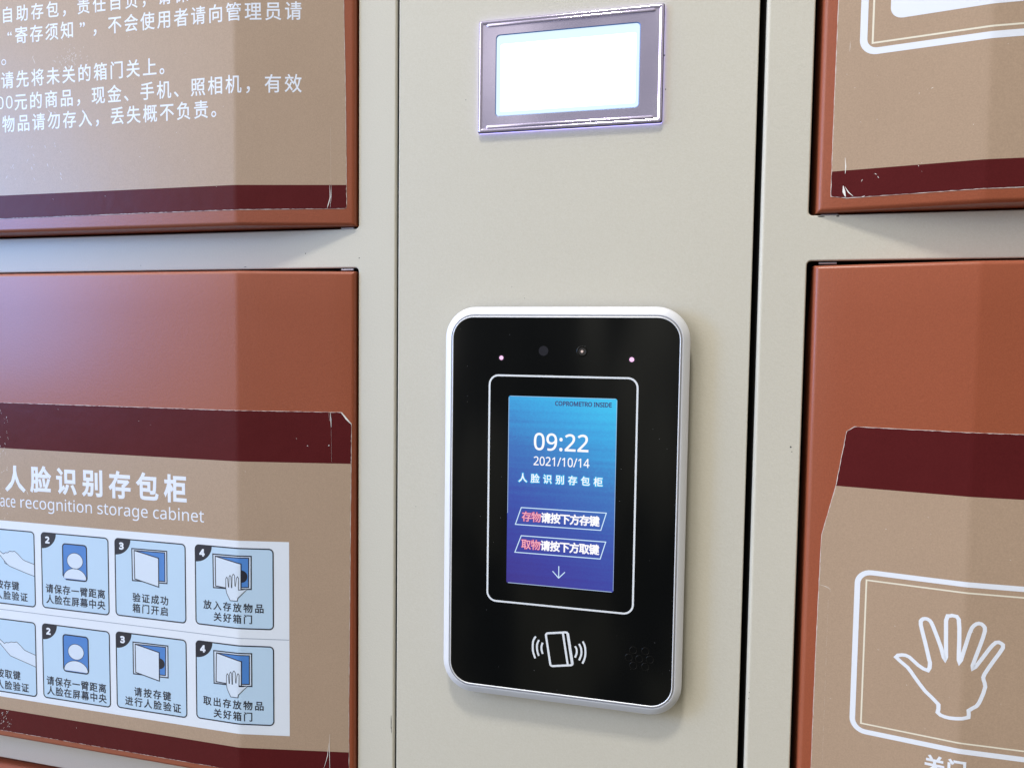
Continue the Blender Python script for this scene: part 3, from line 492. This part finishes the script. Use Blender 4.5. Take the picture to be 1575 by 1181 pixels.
CM = [CARDB, BLACK, PALE, BLUE, INK]   # step card inks
def card(x0, x1, z0, z1, label, num=None, draw=None, texts=()):
    mb = MB(); R = 2.6
    mb.poly(rrect(x0, x1, z0, z1, R), -.26, mi=0)
    if draw: draw(mb)
    if num:
        q = [(x0+11.9*math.cos(math.radians(a)), z1-10.6*math.sin(math.radians(a))) for a in range(0, 91, 9)]
        mb.poly([(x0+.3, z1-.3-R*.5), (x0+R*.5, z1-.3)]+q, -.29, mi=1)
        g = latin_glyph(num, .05); xs = [p[0] for p in g[0]]; zz = [p[1] for p in g[0]]; cx, cz = (min(xs)+max(xs))/2, (min(zz)+max(zz))/2
        put(mb, g, lambda a, b: x0+4.9+(a-cx)*7.4, lambda a, b: z1-4.7+(b-cz)*7.0, -.33, 4)
    mb.stroke(rrect(x0, x1, z0, z1, R), .78, -.31, True, 1)
    for t in texts: cjk(mb, *t[:4], t[4]*1.08, -.31, off=.019, wide=.99, mi=1)
    o = wrap(mb.go('step_card', CM, LL), LEFT); o['label'] = label; return o
def person(cx, z0, z1, w, worn=False):
    def f(mb):
        x0, x1 = cx-w/2, cx+w/2
        mb.poly(rrect(x0, x1, z0, z1, 2.2), -.28, mi=3)
        hc = z1-10.9
        mb.poly(disc(cx+.2, hc, 6.3, 5.3, 28), -.32, mi=2); mb.stroke(disc(cx+.2, hc, 6.3, 5.3, 28), .35, -.34, True, 1)
        b = disc(cx, z0+1.2, w/2-.5, 6.6, 24, 0, 180); mb.poly([(x1-.7, z0+.7)]+b+[(x0+.7, z0+.7)], -.32, mi=2); mb.stroke(b, .35, -.34, False, 1)
        rr = rrect(x0, x1, z0, z1, 2.2)
        if worn: rr = rr[len(rr)*3//4-1:]+rr[:len(rr)*3//4-8]; mb.stroke(rr, .8, -.35, False, 1)
        else: mb.stroke(rr, .8, -.35, True, 1)
    return f
def locker_icon(F, I, leaf, knob=None, hand=None):
    def f(mb):
        mb.poly(F, -.28, mi=2); mb.stroke(F, .75, -.31, True, 1)
        mb.poly(I, -.29, mi=3); mb.stroke(I, .6, -.32, True, 1)
        if knob: mb.poly(disc(knob[0], knob[1], knob[2], knob[3], 16, -90, 90), -.34, mi=1)
        mb.poly(leaf, -.36, mi=2); mb.stroke(leaf, .62, -.38, True, 1)
        if hand: mb.poly(hand, -.40, mi=2); mb.stroke(hand, .42, -.42, True, 1)
    return f
def arm(pts, th):
    def f(mb):
        mb.poly(pts, -.28, mi=2); n = len(pts); k = max(range(n), key=lambda i: pts[i][0]); 
        j = [i for i in range(n) if pts[i][0] > -254.5]
        mb.stroke(pts[:j[0]+1], .38, -.30, False, 1); mb.stroke(pts[j[-1]:], .38, -.30, False, 1)
        if th: mb.stroke(th, .35, -.30, False, 1)
    return f
HAND4 = [(-104.25, -158.2), (-106.71, -153.6), (-107.26, -150.67), (-107.21, -144.72), (-106.53, -143.55), (-105.87, -144.6), (-105.42, -149.76), (-105.09, -149.73), (-104.87, -143.4), (-104.19, -142.23), (-103.54, -143.28), (-103.35, -149.94), (-102.93, -149.9), (-102.7, -142.47), (-101.86, -141.28), (-100.96, -142.31), (-100.85, -148.59), (-100.44, -148.93), (-99.74, -144.05), (-99.01, -142.67), (-98.32, -143.59), (-98.45, -150.99), (-95.84, -150.88), (-92.91, -150.27), (-98.88, -156.21), (-99.29, -158.1)]
HA = [(-296, -137.0), (-290, -138.2), (-284.5, -140.5), (-281.72, -141.5), (-278.94, -143.09), (-277.28, -142.05), (-275.43, -142.08), (-273.55, -140.84), (-271.35, -140.96), (-269.5, -140.51), (-266.98, -142.11), (-262.69, -145.67), (-260.53, -146.51), (-253.6, -148.1), (-253.6, -156.2), (-260.03, -154.76), (-273.86, -151.13), (-276.04, -149.81), (-281.8, -144.23), (-288, -141.2), (-296, -139.4)]
HB = [(-298, -198.3), (-291, -199.6), (-286, -201.5), (-283.61, -202.6), (-279.95, -205.08), (-278.43, -204.17), (-276.57, -204.27), (-274.32, -203.4), (-271.72, -203.42), (-269.49, -202.87), (-266.6, -204.98), (-263.0, -207.93), (-254.1, -210.3), (-254.1, -218.4), (-274.98, -213.16), (-277.16, -211.39), (-283.7, -205.37), (-290, -202.5), (-298, -200.7)]
RA, RB = (-176.4, -125.7), (-238.0, -187.3)
card(-306, -253.2, -177.2, -126.3, 'blue card of a hand pressing, in the top row', '1', arm(HA, [(-278.55, -147.29), (-277.88, -149.36), (-275.68, -150.08)]),
     [('请按存键', -289.5, -269.46, -164.2, 5.9), ('进行人脸验证', -297.9, -262.56, -171.3, 5.9)])
card(-247.2, -194.25, -176.6, -126.0, 'blue card numbered 2 in the top row, its portrait outline worn away', '2', person(-220.6, -156.0, -132.2, 19, True),
     [('请保存一臂距离', -241.36, -200.07, -163.3, 5.95), ('人脸在屏幕中央', -241.12, -200.22, -170.5, 5.95)])
card(-188.85, -136.35, -175.9, -125.5, 'blue card numbered 3 in the top row, an open locker door', '3',
     locker_icon([(-176.0, -131.2), (-149.85, -130.95), (-149.95, -151.7), (-175.85, -152.0)], [(-174.2, -132.3), (-151.35, -132.0), (-151.4, -150.6), (-174.0, -150.8)], [(-174.2, -132.3), (-156.0, -135.8), (-156.1, -154.5), (-174.0, -150.8)]),
     [('验证成功', -173.0, -152.04, -162.9, 5.75), ('箱门开启', -173.1, -152.14, -169.85, 5.75)])
card(-128.95, -76.85, -175.3, -125.0, 'blue card numbered 4 in the top row, hand at a locker door with black knob', '4',
     locker_icon([(-116.3, -129.9), (-90.4, -129.7), (-90.5, -150.4), (-116.1, -151.1)], [(-114.6, -131.1), (-91.9, -130.85), (-92.1, -149.3), (-114.5, -149.9)], [(-114.6, -131.1), (-96.7, -134.65), (-96.8, -151.5), (-114.5, -149.9)], (-96.7, -142.5, 3.9, 3.9), HAND4),
     [('放入存放物品', -120.48, -85.53, -162.3, 5.6), ('关好箱门', -113.33, -92.65, -169.4, 5.6)])
card(-306, -253.75, -238.9, -188.2, 'blue card of a hand pressing, in the lower row', '1', arm(HB, None),
     [('请按取键', -291.2, -270.19, -226.1, 6.0), ('进行人脸验证', -298.6, -263.37, -233.9, 6.0)])
card(-247.9, -194.4, -238.3, -187.9, 'blue card numbered 2 in the lower row, its portrait outline whole', '2', person(-221.2, -218.2, -193.4, 20),
     [('请保存一臂距离', -242.25, -200.57, -226.3, 6.0), ('人脸在屏幕中央', -242.0, -200.5, -233.1, 6.0)])
card(-189.1, -136.45, -237.3, -187.1, 'blue card numbered 3 in the lower row, locker door with black knob and no hand', '3',
     locker_icon([(-176.2, -192.5), (-149.9, -192.2), (-150.0, -213.0), (-176.15, -213.5)], [(-174.5, -193.7), (-151.5, -193.2), (-151.9, -211.7), (-174.4, -212.3)], [(-174.5, -193.7), (-156.4, -197.2), (-156.55, -215.9), (-174.4, -212.3)], (-156.4, -204.4, 4.0, 3.5)),
     [('请按存键', -172.85, -151.07, -225.1, 5.85), ('进行人脸验证', -179.9, -143.71, -232.0, 5.85)])
card(-129.1, -76.85, -236.2, -186.3, 'blue card numbered 4 in the lower row, hand at a locker door without knob', '4',
     locker_icon([(-116.3, -191.3), (-90.5, -191.0), (-90.5, -211.8), (-116.3, -212.2)], [(-114.4, -192.5), (-91.9, -192.3), (-92.0, -210.6), (-114.8, -211.0)], [(-114.4, -192.5), (-96.9, -196.2), (-97.0, -211.8), (-114.8, -211.0)], None, [(x-.1, z-61.3) for x, z in HAND4]),
     [('取出存放物品', -121.35, -85.9, -224.1, 5.7), ('关好箱门', -113.96, -92.95, -231.3, 5.7)])

# ---- right stickers
def rr_open(x0, x1, z0, z1, r): return rrect(x0, x1, z0, z1, r, 8)
mb = MB(); mb.poly(rrect(260.2, RIGHT.x1-30, 163.3, 300, 5.5), h); 
wrap(mb.go('white_block', INK, UR), RIGHT)
mb = MB(); mb.stroke(rrect(248.9, RIGHT.x1-18.4, 149.2, 312, 6.2), 3.25, h, True); mb.stroke(rect(252.9, RIGHT.x1-22.4, 153.2, 308), .85, h, True, 1)
wrap(mb.go('printed_border', [INK, CREAMINK], UR), RIGHT)
mb = MB(); mb.stroke(rrect(255.4, RIGHT.x1-24.9, -193.9, -110.9, 6.2), 2.55, h, True); mb.stroke(rect(259.4, RIGHT.x1-28.9, -189.8, -115.0), .75, h, True, 1)
wrap(mb.go('printed_border', [INK, CREAMINK], LR), RIGHT)
HR = [(273.82, -152.31), (276.46, -150.61), (279.54, -151.09), (283.47, -154.46), (287.68, -156.31), (288.45, -152.75), (287.99, -150.6), (286.04, -142.47), (283.85, -133.91), (284.13, -131.36), (285.6, -130.48), (287.49, -131.04), (289.09, -133.88), (292.8, -143.87), (294.08, -148.51), (295.03, -148.05), (294.34, -129.85), (295.86, -127.38), (297.67, -127.07), (299.54, -128.5), (300.13, -138.07), (300.31, -148.6), (301.19, -148.44), (304.25, -134.84), (305.99, -130.72), (308.22, -129.35), (310.16, -130.28), (310.87, -132.82), (309.07, -140.43), (306.28, -150.58), (307.6, -150.95), (312.92, -141.74), (315.78, -137.94), (318.04, -138.12), (318.88, -140.19), (315.39, -146.69), (311.54, -154.15), (311.27, -156.82), (312.18, -160.21), (310.54, -166.58), (308.79, -170.34), (305.45, -173.0), (305.58, -176.34), (299.98, -177.93), (295.57, -178.07), (292.54, -176.52), (292.76, -172.44), (286.95, -166.98), (282.18, -160.78), (278.97, -156.46)]
mb = MB(); mb.stroke(smooth_pts(HR, True, 2), 1.75, h, True); wrap(mb.go('hand_symbol', INK, LR), RIGHT)
mb = MB(); cjk(mb, '关门', 292.2, 301.6, -203.2, 9.4, h, off=.034, wide=.95); wrap(mb.go('printed_text', INK, LR), RIGHT)

# ------------------------------------------------------------------ scuffs and creases in the film
def scuff(o, side):
    o['kind'] = 'stuff'; return wrap(o, side)
def slivers(mb, lines, y):
    for pts, w in lines:
        n = len(pts); P = [Vector(p) for p in pts]; Lp = []; Rp = []
        for i in range(n):
            d = (P[min(i+1, n-1)]-P[max(i-1, 0)]).normalized(); nn = Vector((-d.y, d.x)); k = w/2*(1 if 0 < i < n-1 else .25)
            Lp.append(P[i]+nn*k); Rp.append(P[i]-nn*k)
        b = len(mb.v); mb.v += [(p.x, y, p.y) for p in Lp]+[(p.x, y, p.y) for p in Rp]
        for i in range(n-1): mb.f.append((b+n+i, b+n+i+1, b+i+1, b+i)); mb.m.append(0); mb.s.append(False)
def rnd_line(cx, cz, l, ang, w):
    a = math.radians(ang); return ([(cx-l/2*math.cos(a), cz-l/2*math.sin(a)), (cx+random.uniform(-.1, .1), cz+random.uniform(-.1, .1)), (cx+l/2*math.cos(a), cz+l/2*math.sin(a))], w)
def specks(n, x0, x1, z0, z1, l=(.25, .8)):
    return [rnd_line(random.uniform(x0, x1), random.uniform(z0, z1), random.uniform(*l), random.uniform(0, 180), random.uniform(.12, .28)) for _ in range(n)]
L = [([(-41.9, 96), (-41.6, 89), (-42.8, 84.5), (-43.4, 82.6)], .45), ([(-41.0, 96), (-41.0, 90), (-41.6, 83)], .25), ([(-41.3, 130), (-41.2, 97)], .12)]
L += [rnd_line(-216+random.gauss(0, 6), 179+random.gauss(0, 4.2), random.uniform(.5, 1.5), random.choice((35, 55, 120)) + random.uniform(-15, 15), random.uniform(.12, .3)) for _ in range(70)]
L += [rnd_line(-244.5, 180.5, 4.2, 112, .3), rnd_line(-245.5, 183, 2, 60, .25), rnd_line(-233.5, 148, 2.6, 135, .25), rnd_line(-229, 147, 3, 140, .2), rnd_line(-219, 139.5, 2.4, 110, .25), rnd_line(-245.5, 137.5, 3, 100, .22)]
L += [rnd_line(-257+random.uniform(-14, 32), 104+random.uniform(0, 24), random.uniform(.8, 2.6), random.choice((60, 125, 110)), random.uniform(.12, .28)) for _ in range(18)]
L += specks(26, -280, -100, 84, 190)
mb = MB(); slivers(mb, L, -.27); scuff(mb.go('scuff_marks', GLINT, UL), LEFT)
L = [([(-41.6, -39.8), (-41.2, -44), (-41.0, -49)], .5), ([(-42.4, -39.8), (-42.0, -45)], .25), ([(-41.0, -50), (-40.8, -70)], .14), ([(-35.0, -39.8), (-31.8, -43.6), (-29.1, -46.6)], 1.0),
     ([(-45.6, -262), (-43.4, -254), (-42.6, -246)], .35), ([(-41.9, -266), (-42.2, -252), (-42.0, -240)], .3), rnd_line(-257.5, -100.2, 3.5, 115, .35), rnd_line(-55.4, -60.4, .7, 10, .5), rnd_line(-42.4, -60, .8, 30, .7)]
L += [rnd_line(-279+random.uniform(-6, 7), random.uniform(-120, -44), random.uniform(.5, 1.8), random.choice((40, 70, 120)), random.uniform(.12, .3)) for _ in range(70)]
L += [rnd_line(-280+random.uniform(-6, 5), random.uniform(-266, -252), random.uniform(.6, 2.2), random.choice((45, 65)), random.uniform(.12, .3)) for _ in range(26)]
L += specks(34, -270, -60, -266, -42)
mb = MB(); slivers(mb, L, -.45); scuff(mb.go('scuff_marks', GLINT, LL), LEFT)
L = [([(242.6, 98.5), (243.0, 94), (242.9, 90.5)], .5), ([(242.2, 84.5), (242.6, 81.5), (243.4, 79)], 1.3), ([(243.0, 84), (244.6, 81.2), (246.8, 79)], .5), rnd_line(250.5, 86.5, 1.2, 60, .3), rnd_line(256.4, 89.2, 1.2, 150, .3), rnd_line(257.6, 87.6, 1.1, 120, .25), rnd_line(251.3, 78.6, 1.6, 20, .4), rnd_line(279, 128, 1.0, 30, .3), rnd_line(243.0, 153, 5, 88, .14)]
L += specks(14, 240, 330, 84, 145)
mb = MB(); slivers(mb, L, -.27); scuff(mb.go('scuff_marks', GLINT, UR), RIGHT)
L = [([(238.2, -120.5), (241, -121.2), (243.2, -122.3)], .22), ([(242.0, -121), (243.4, -123.6)], .2)]
z = -128.
while z > -215: l = random.uniform(1.5, 6); L.append(([(242.3, z), (242.25, z-l)], random.uniform(.06, .14))); z -= l+random.uniform(.6, 4)
L += specks(16, 245, 330, -215, -60)
mb = MB(); slivers(mb, L, -.27); scuff(mb.go('scuff_marks', GLINT, LR), RIGHT)

def chips(parent, items, y=-.03):
    for x, z, w, hgt in items:
        n = 9; mb = MB(); mb.poly([(x+w/2*math.cos(6.283*i/n)*random.uniform(.6, 1.1), z+hgt/2*math.sin(6.283*i/n)*random.uniform(.75, 1.1)) for i in range(n)], y)
        mb.go('paint_chip', CHIP, parent)
chips(lc.children[0], [(-61.06, 56.7, .7, .8), (-25.4, 53.4, .7, .8), (-3.6, -230, .55, 9.5), (-3.4, -235, .4, 5), (-103, 49.1, 2.2, .35), (-180, 51, .3, .9)])
chips(rc.children[0], [(222, -49.5, .9, 1.1), (222.6, -52, .5, .7), (205, -184, .35, .8), (204.9, -187.5, .4, .9), (233, 70.2, 3.4, .7), (241, 70.2, 2.0, .8)], -.93)
chips([c for c in cc.children if c.name.startswith('front_panel')][0], [(69.5, 35.5, .35, .4), (77, 29, .5, .35), (152, 158, .8, 1.0), (153, 140, .5, 1.2), (41, 142, .4, .6), (12, -95, .5, .4)], -.48)

# ------------------------------------------------------------------ display monitor in the upper part of the column
mo = thing('display_monitor', 'small landscape display glowing blank white in a chrome frame at the top of the column', 'monitor', (100.3, 0, 122))
X0, X1, ZB, ZT = 48.9, 151.7, 122.0, 184.4
wx0, wx1, wz0, wz1 = 59.0, 139.2, 130.9, 175.9
mb = MB()
def rr4(i, y, r): return loop3(rrect(X0+i, X1-i, ZB+i, ZT-i, max(.2, r), 6), y)
mb.loops([rr4(.1, 0, 1.0), rr4(.1, -1.9, 1.0)], mi=3, smooth=False)  # side walls made to glow, standing in for bloom on the panel
mb.loops([rr4(.1, -1.9, 1.0), rr4(0, -1.9, 1.0), rr4(.05, -2.15, 1.0), rr4(.45, -2.6, .9)], mi=1)
mb.loops([rr4(.45, -2.6, .9), rr4(.6, -2.85, .9), rr4(1.0, -3.1, .8), rr4(1.7, -3.05, .7), rr4(2.2, -2.7, .6), rr4(2.6, -2.55, .5)], mi=0)
win = rrect(wx0, wx1, wz0, wz1, 2.2, 8)
mb.poly(rrect(X0+2.6, X1-2.6, ZB+2.6, ZT-2.6, .5, 6), -2.55, [win])
mb.loops([loop3(win, -2.55), loop3(rrect(wx0+.25, wx1-.25, wz0+.25, wz1-.25, 2, 8), -2.45), loop3(rrect(wx0+.35, wx1-.35, wz0+.35, wz1-.35, 2, 8), -1.8)], mi=2)
mb.go('bezel', [CHROME, GASK, mat('bezel_rim', (.10, .22, .55), .3, metal=.3), BLOOMRIM], mo)
for zc in (181.3, 125.2):
    mb = MB(); A = [math.radians(a) for a in range(0, 181, 20)]
    Ls = []
    for x, k in ((53.6, .15), (54.2, .8), (55, 1), (145.8, 1), (146.6, .8), (147.2, .15)): Ls.append([(x, -2.5-.75*k*math.sin(a), zc+1.0*k*math.cos(a)) for a in A])
    mb.loops(Ls, closed=False, flip=True); mb.go('ridge', CHROME, mo)
mb = MB(); mb.poly(rrect(wx0+.35, wx1-.35, wz0+.35, wz1-.35, 2, 8), -1.9, mi=1)
mb.poly(rrect(wx0+2.8, wx1-2.2, wz0+2.6, wz1-5.2, 1, 4), -1.95, mi=0)
mb.go('display', [BACKLIT, BACKEDGE], mo)

# ------------------------------------------------------------------ face recognition terminal
ft = thing('face_terminal', 'black glass face scan terminal with silver bezel and lit blue screen on the column', 'face scanner', (101.2, 0, -201))
def rro(t, y, i=0.):
    """loop between the outer outline (t = 0) and the glass (t = 1)"""
    return loop3(rrect(32.75+5.45*t+i, 169.3-5.4*t-i, -199.95+6.2*t+i, 23.65-6.15*t-i, 18-6.2*t-i*.6, 14), y)
mb = MB()
mb.loops([rro(0, 0, 2.6), rro(0, -5.2, 2.6)], mi=1, smooth=False)
mb.loops([rro(0, -5.2, 2.6), rro(0, -5.6, .3), rro(0, -6)], mi=1)
mb.loops([rro(0, -6), rro(0, -7.9), rro(.03, -8.4), rro(.10, -8.85), rro(.62, -10.15), rro(.68, -10.3), rro(.74, -10.3)], mi=0)
mb.go('bezel', [SILVER, GASK], ft)
mb = MB(); mb.loops([rro(.74, -10.3), rro(.76, -10.05), rro(.85, -10.0), rro(.87, -10.3)], mi=0); mb.go('groove', TRIM, ft)
mb = MB(); mb.loops([rro(.87, -10.3), rro(.88, -10.6), rro(.91, -10.78), rro(.96, -10.8), rro(1, -10.6), rro(1, -10.2)], mi=0); mb.go('inner_rim', LIP, ft)
mb = MB(); mb.poly([(p[0], p[2]) for p in rro(.995, 0)], -10.5); mb.go('front_glass', GLASS, ft)
g0 = -10.56
FACE.append(ft)
mb = MB(); mb.stroke(rrect(60.4, 142.45, -143.0, -14.7, 5.2, 10), 1.0, g0, True); mb.go('screen_border', ICON, ft)
sx0, sx1, sz0, sz1 = 71.5, 131.8, -132.0, -25.9
mb = MB(); mb.poly(rrect(sx0, sx1, sz0, sz1, 1.2, 5), g0); scr = mb.go('screen', SCREEN, ft)
u = g0-.05
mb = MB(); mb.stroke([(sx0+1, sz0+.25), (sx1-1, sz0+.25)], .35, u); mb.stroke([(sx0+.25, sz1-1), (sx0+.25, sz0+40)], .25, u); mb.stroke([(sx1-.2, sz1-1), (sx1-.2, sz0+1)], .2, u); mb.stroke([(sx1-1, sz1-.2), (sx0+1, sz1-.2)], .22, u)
mb.go('screen_edge', glow('edge_reflection', (.50, .68, .90), .8), scr)  # glowing lines paint the reflection along the LCD edge
mb = MB(); latin(mb, 'COPROMETRO INSIDE', 97.84, 128.9, -30.75, -28.1, u, off=.03); mb.go('maker_text', UIDARK, scr)
mb = MB(); latin(mb, '09:22', 86.27, 116.7, -55.8, -46.05, u, off=.008); mb.go('clock_text', UIWHITE, scr)
mb = MB(); latin(mb, '2021/10/14', 86.28, 117.4, -64.25, -59.2, u, off=.006); mb.go('date_text', UIWHITE, scr)
mb = MB()
cjk(mb, '人脸识别存包柜', 80.25, 122.4, -71.55, 5.25, u-.12, off=.012, mi=0); cjk(mb, '人脸识别存包柜', 80.25, 122.4, -71.55, 5.25, u, off=.085, mi=1)
mb.go('title_text', [UIWHITE, UICYAN], scr)
for q, t, xa, xb, z in (([(79.6, -88.45), (127.13, -88.4), (124.29, -98.1), (76.33, -98.2)], '存物请按下方存键', 82.79, 120.72, -93.3), ([(79.8, -104.38), (127.1, -104.34), (124.26, -113.95), (76.25, -114.05)], '取物请按下方取键', 82.67, 120.8, -109.0)):
    mb = MB(); mb.stroke(q, .5, u, True, 2)
    ad = (xb-xa)/7
    cjk(mb, t[:2], xa, xa+ad, z, 5.9, u-.12, off=.006, mi=1); cjk(mb, t[:2], xa, xa+ad, z, 5.9, u, off=.045, mi=3)
    cjk(mb, t[2:], xa+2*ad, xb, z, 5.9, u-.03, off=.034, mi=0)
    mb.go('screen_button', [UIWHITE, UIPINK, UILINE, UIRED], scr)
mb = MB(); mb.stroke([(101.42, -119.9), (101.42, -126.3)], .5, u); mb.stroke([(97.95, -123.0), (101.42, -126.6), (104.89, -123.0)], .5, u-.02); mb.go('arrow_icon', UILINE, scr)
# eyes and lamps over the screen
for x, z, rr_, mt, nm in ((67.04, -4.89, 1.15, LED, 'infrared_lamp'), (139.04, -4.7, 1.25, LED, 'infrared_lamp')):
    mb = MB(); mb.poly(disc(x, z, rr_*1.5), g0, mi=1); mb.poly(disc(x, z, rr_), g0-.05, mi=0); mb.go(nm, [mt, DISC], ft)
mb = MB(); mb.poly(disc(90.93, -.71, 2.7, n=28), g0); mb.go('sensor_window', DISC, ft)
mb = MB(); mb.loops([loop3(disc(112.22, -.7, 3.0, n=28), g0), loop3(disc(112.22, -.7, 2.8, n=28), g0-.12), loop3(disc(112.22, -.7, 2.2, n=28), g0-.12), loop3(disc(112.22, -.7, 2.0, n=28), g0-.02)], mi=0)
mb.poly(disc(112.22, -.7, 2.0, n=28), g0-.02, mi=1); mb.poly(disc(112.22, -.75, .72, n=14), g0-.06, mi=2); mb.go('camera_eye', [HOLE, LENS, LENSGLINT], ft)
# card reading symbol
mb = MB()
def cpt(a, b):
    TL, TR, BR, BLc = (Vector(p) for p in ((94.55, -158.7), (107.1, -156.7), (110.25, -175.0), (97.65, -177.1)))
    return tuple((TL*(1-a)+TR*a)*(1-b)+(BLc*(1-a)+BR*a)*b)
rl = []
for cx, cz, a0 in ((.90, .07, -90), (.90, .93, 0), (.10, .93, 90), (.10, .07, 180)):
    for i in range(6): t = math.radians(a0+18*i); rl.append(cpt(cx+.10*math.cos(t), cz+.07*math.sin(t)))
mb.stroke(rl, 1.15, g0, True); mb.stroke([cpt(.775, .02), cpt(.775, .98)], 1.15, g0-.02); mb.stroke([cpt(.945, .03), cpt(.945, .97)], .5, g0-.03)
ARC = [[(88.92, -161.09), (87.53, -163.81), (87.3, -167.54), (87.63, -170.35), (88.82, -173.64)], [(90.79, -162.87), (89.83, -165.26), (89.72, -167.55), (90.04, -169.79), (90.87, -171.97)], [(92.94, -164.2), (92.4, -165.82), (92.28, -167.26), (92.5, -168.94), (93.03, -170.58)],
       [(111.3, -164.11), (112.16, -165.84), (112.2, -168.09), (111.36, -170.58)], [(113.49, -162.6), (114.64, -165.0), (114.83, -168.35), (113.65, -171.86)], [(115.53, -160.97), (116.82, -163.91), (117.11, -167.52), (116.67, -170.66), (115.56, -173.46)]]
for a in ARC: mb.stroke(smooth_pts(a, False, 4), 1.05, g0)
mb.go('card_symbol', ICON, ft)
for x, z in [(143.25, -162.88), (149.78, -162.65), (140.99, -167.18), (146.6, -167.35), (152.26, -167.1), (143.49, -171.45), (149.88, -171.3)]:
    mb = MB(); mb.loops([loop3(disc(x, z, 2.15, n=24), g0+.03), loop3(disc(x, z, 2.05, n=24), g0-.05), loop3(disc(x, z, 1.9, n=24), g0-.05), loop3(disc(x, z, 1.75, n=24), g0+.03)])
    mb.go('speaker_hole', HOLE, ft)
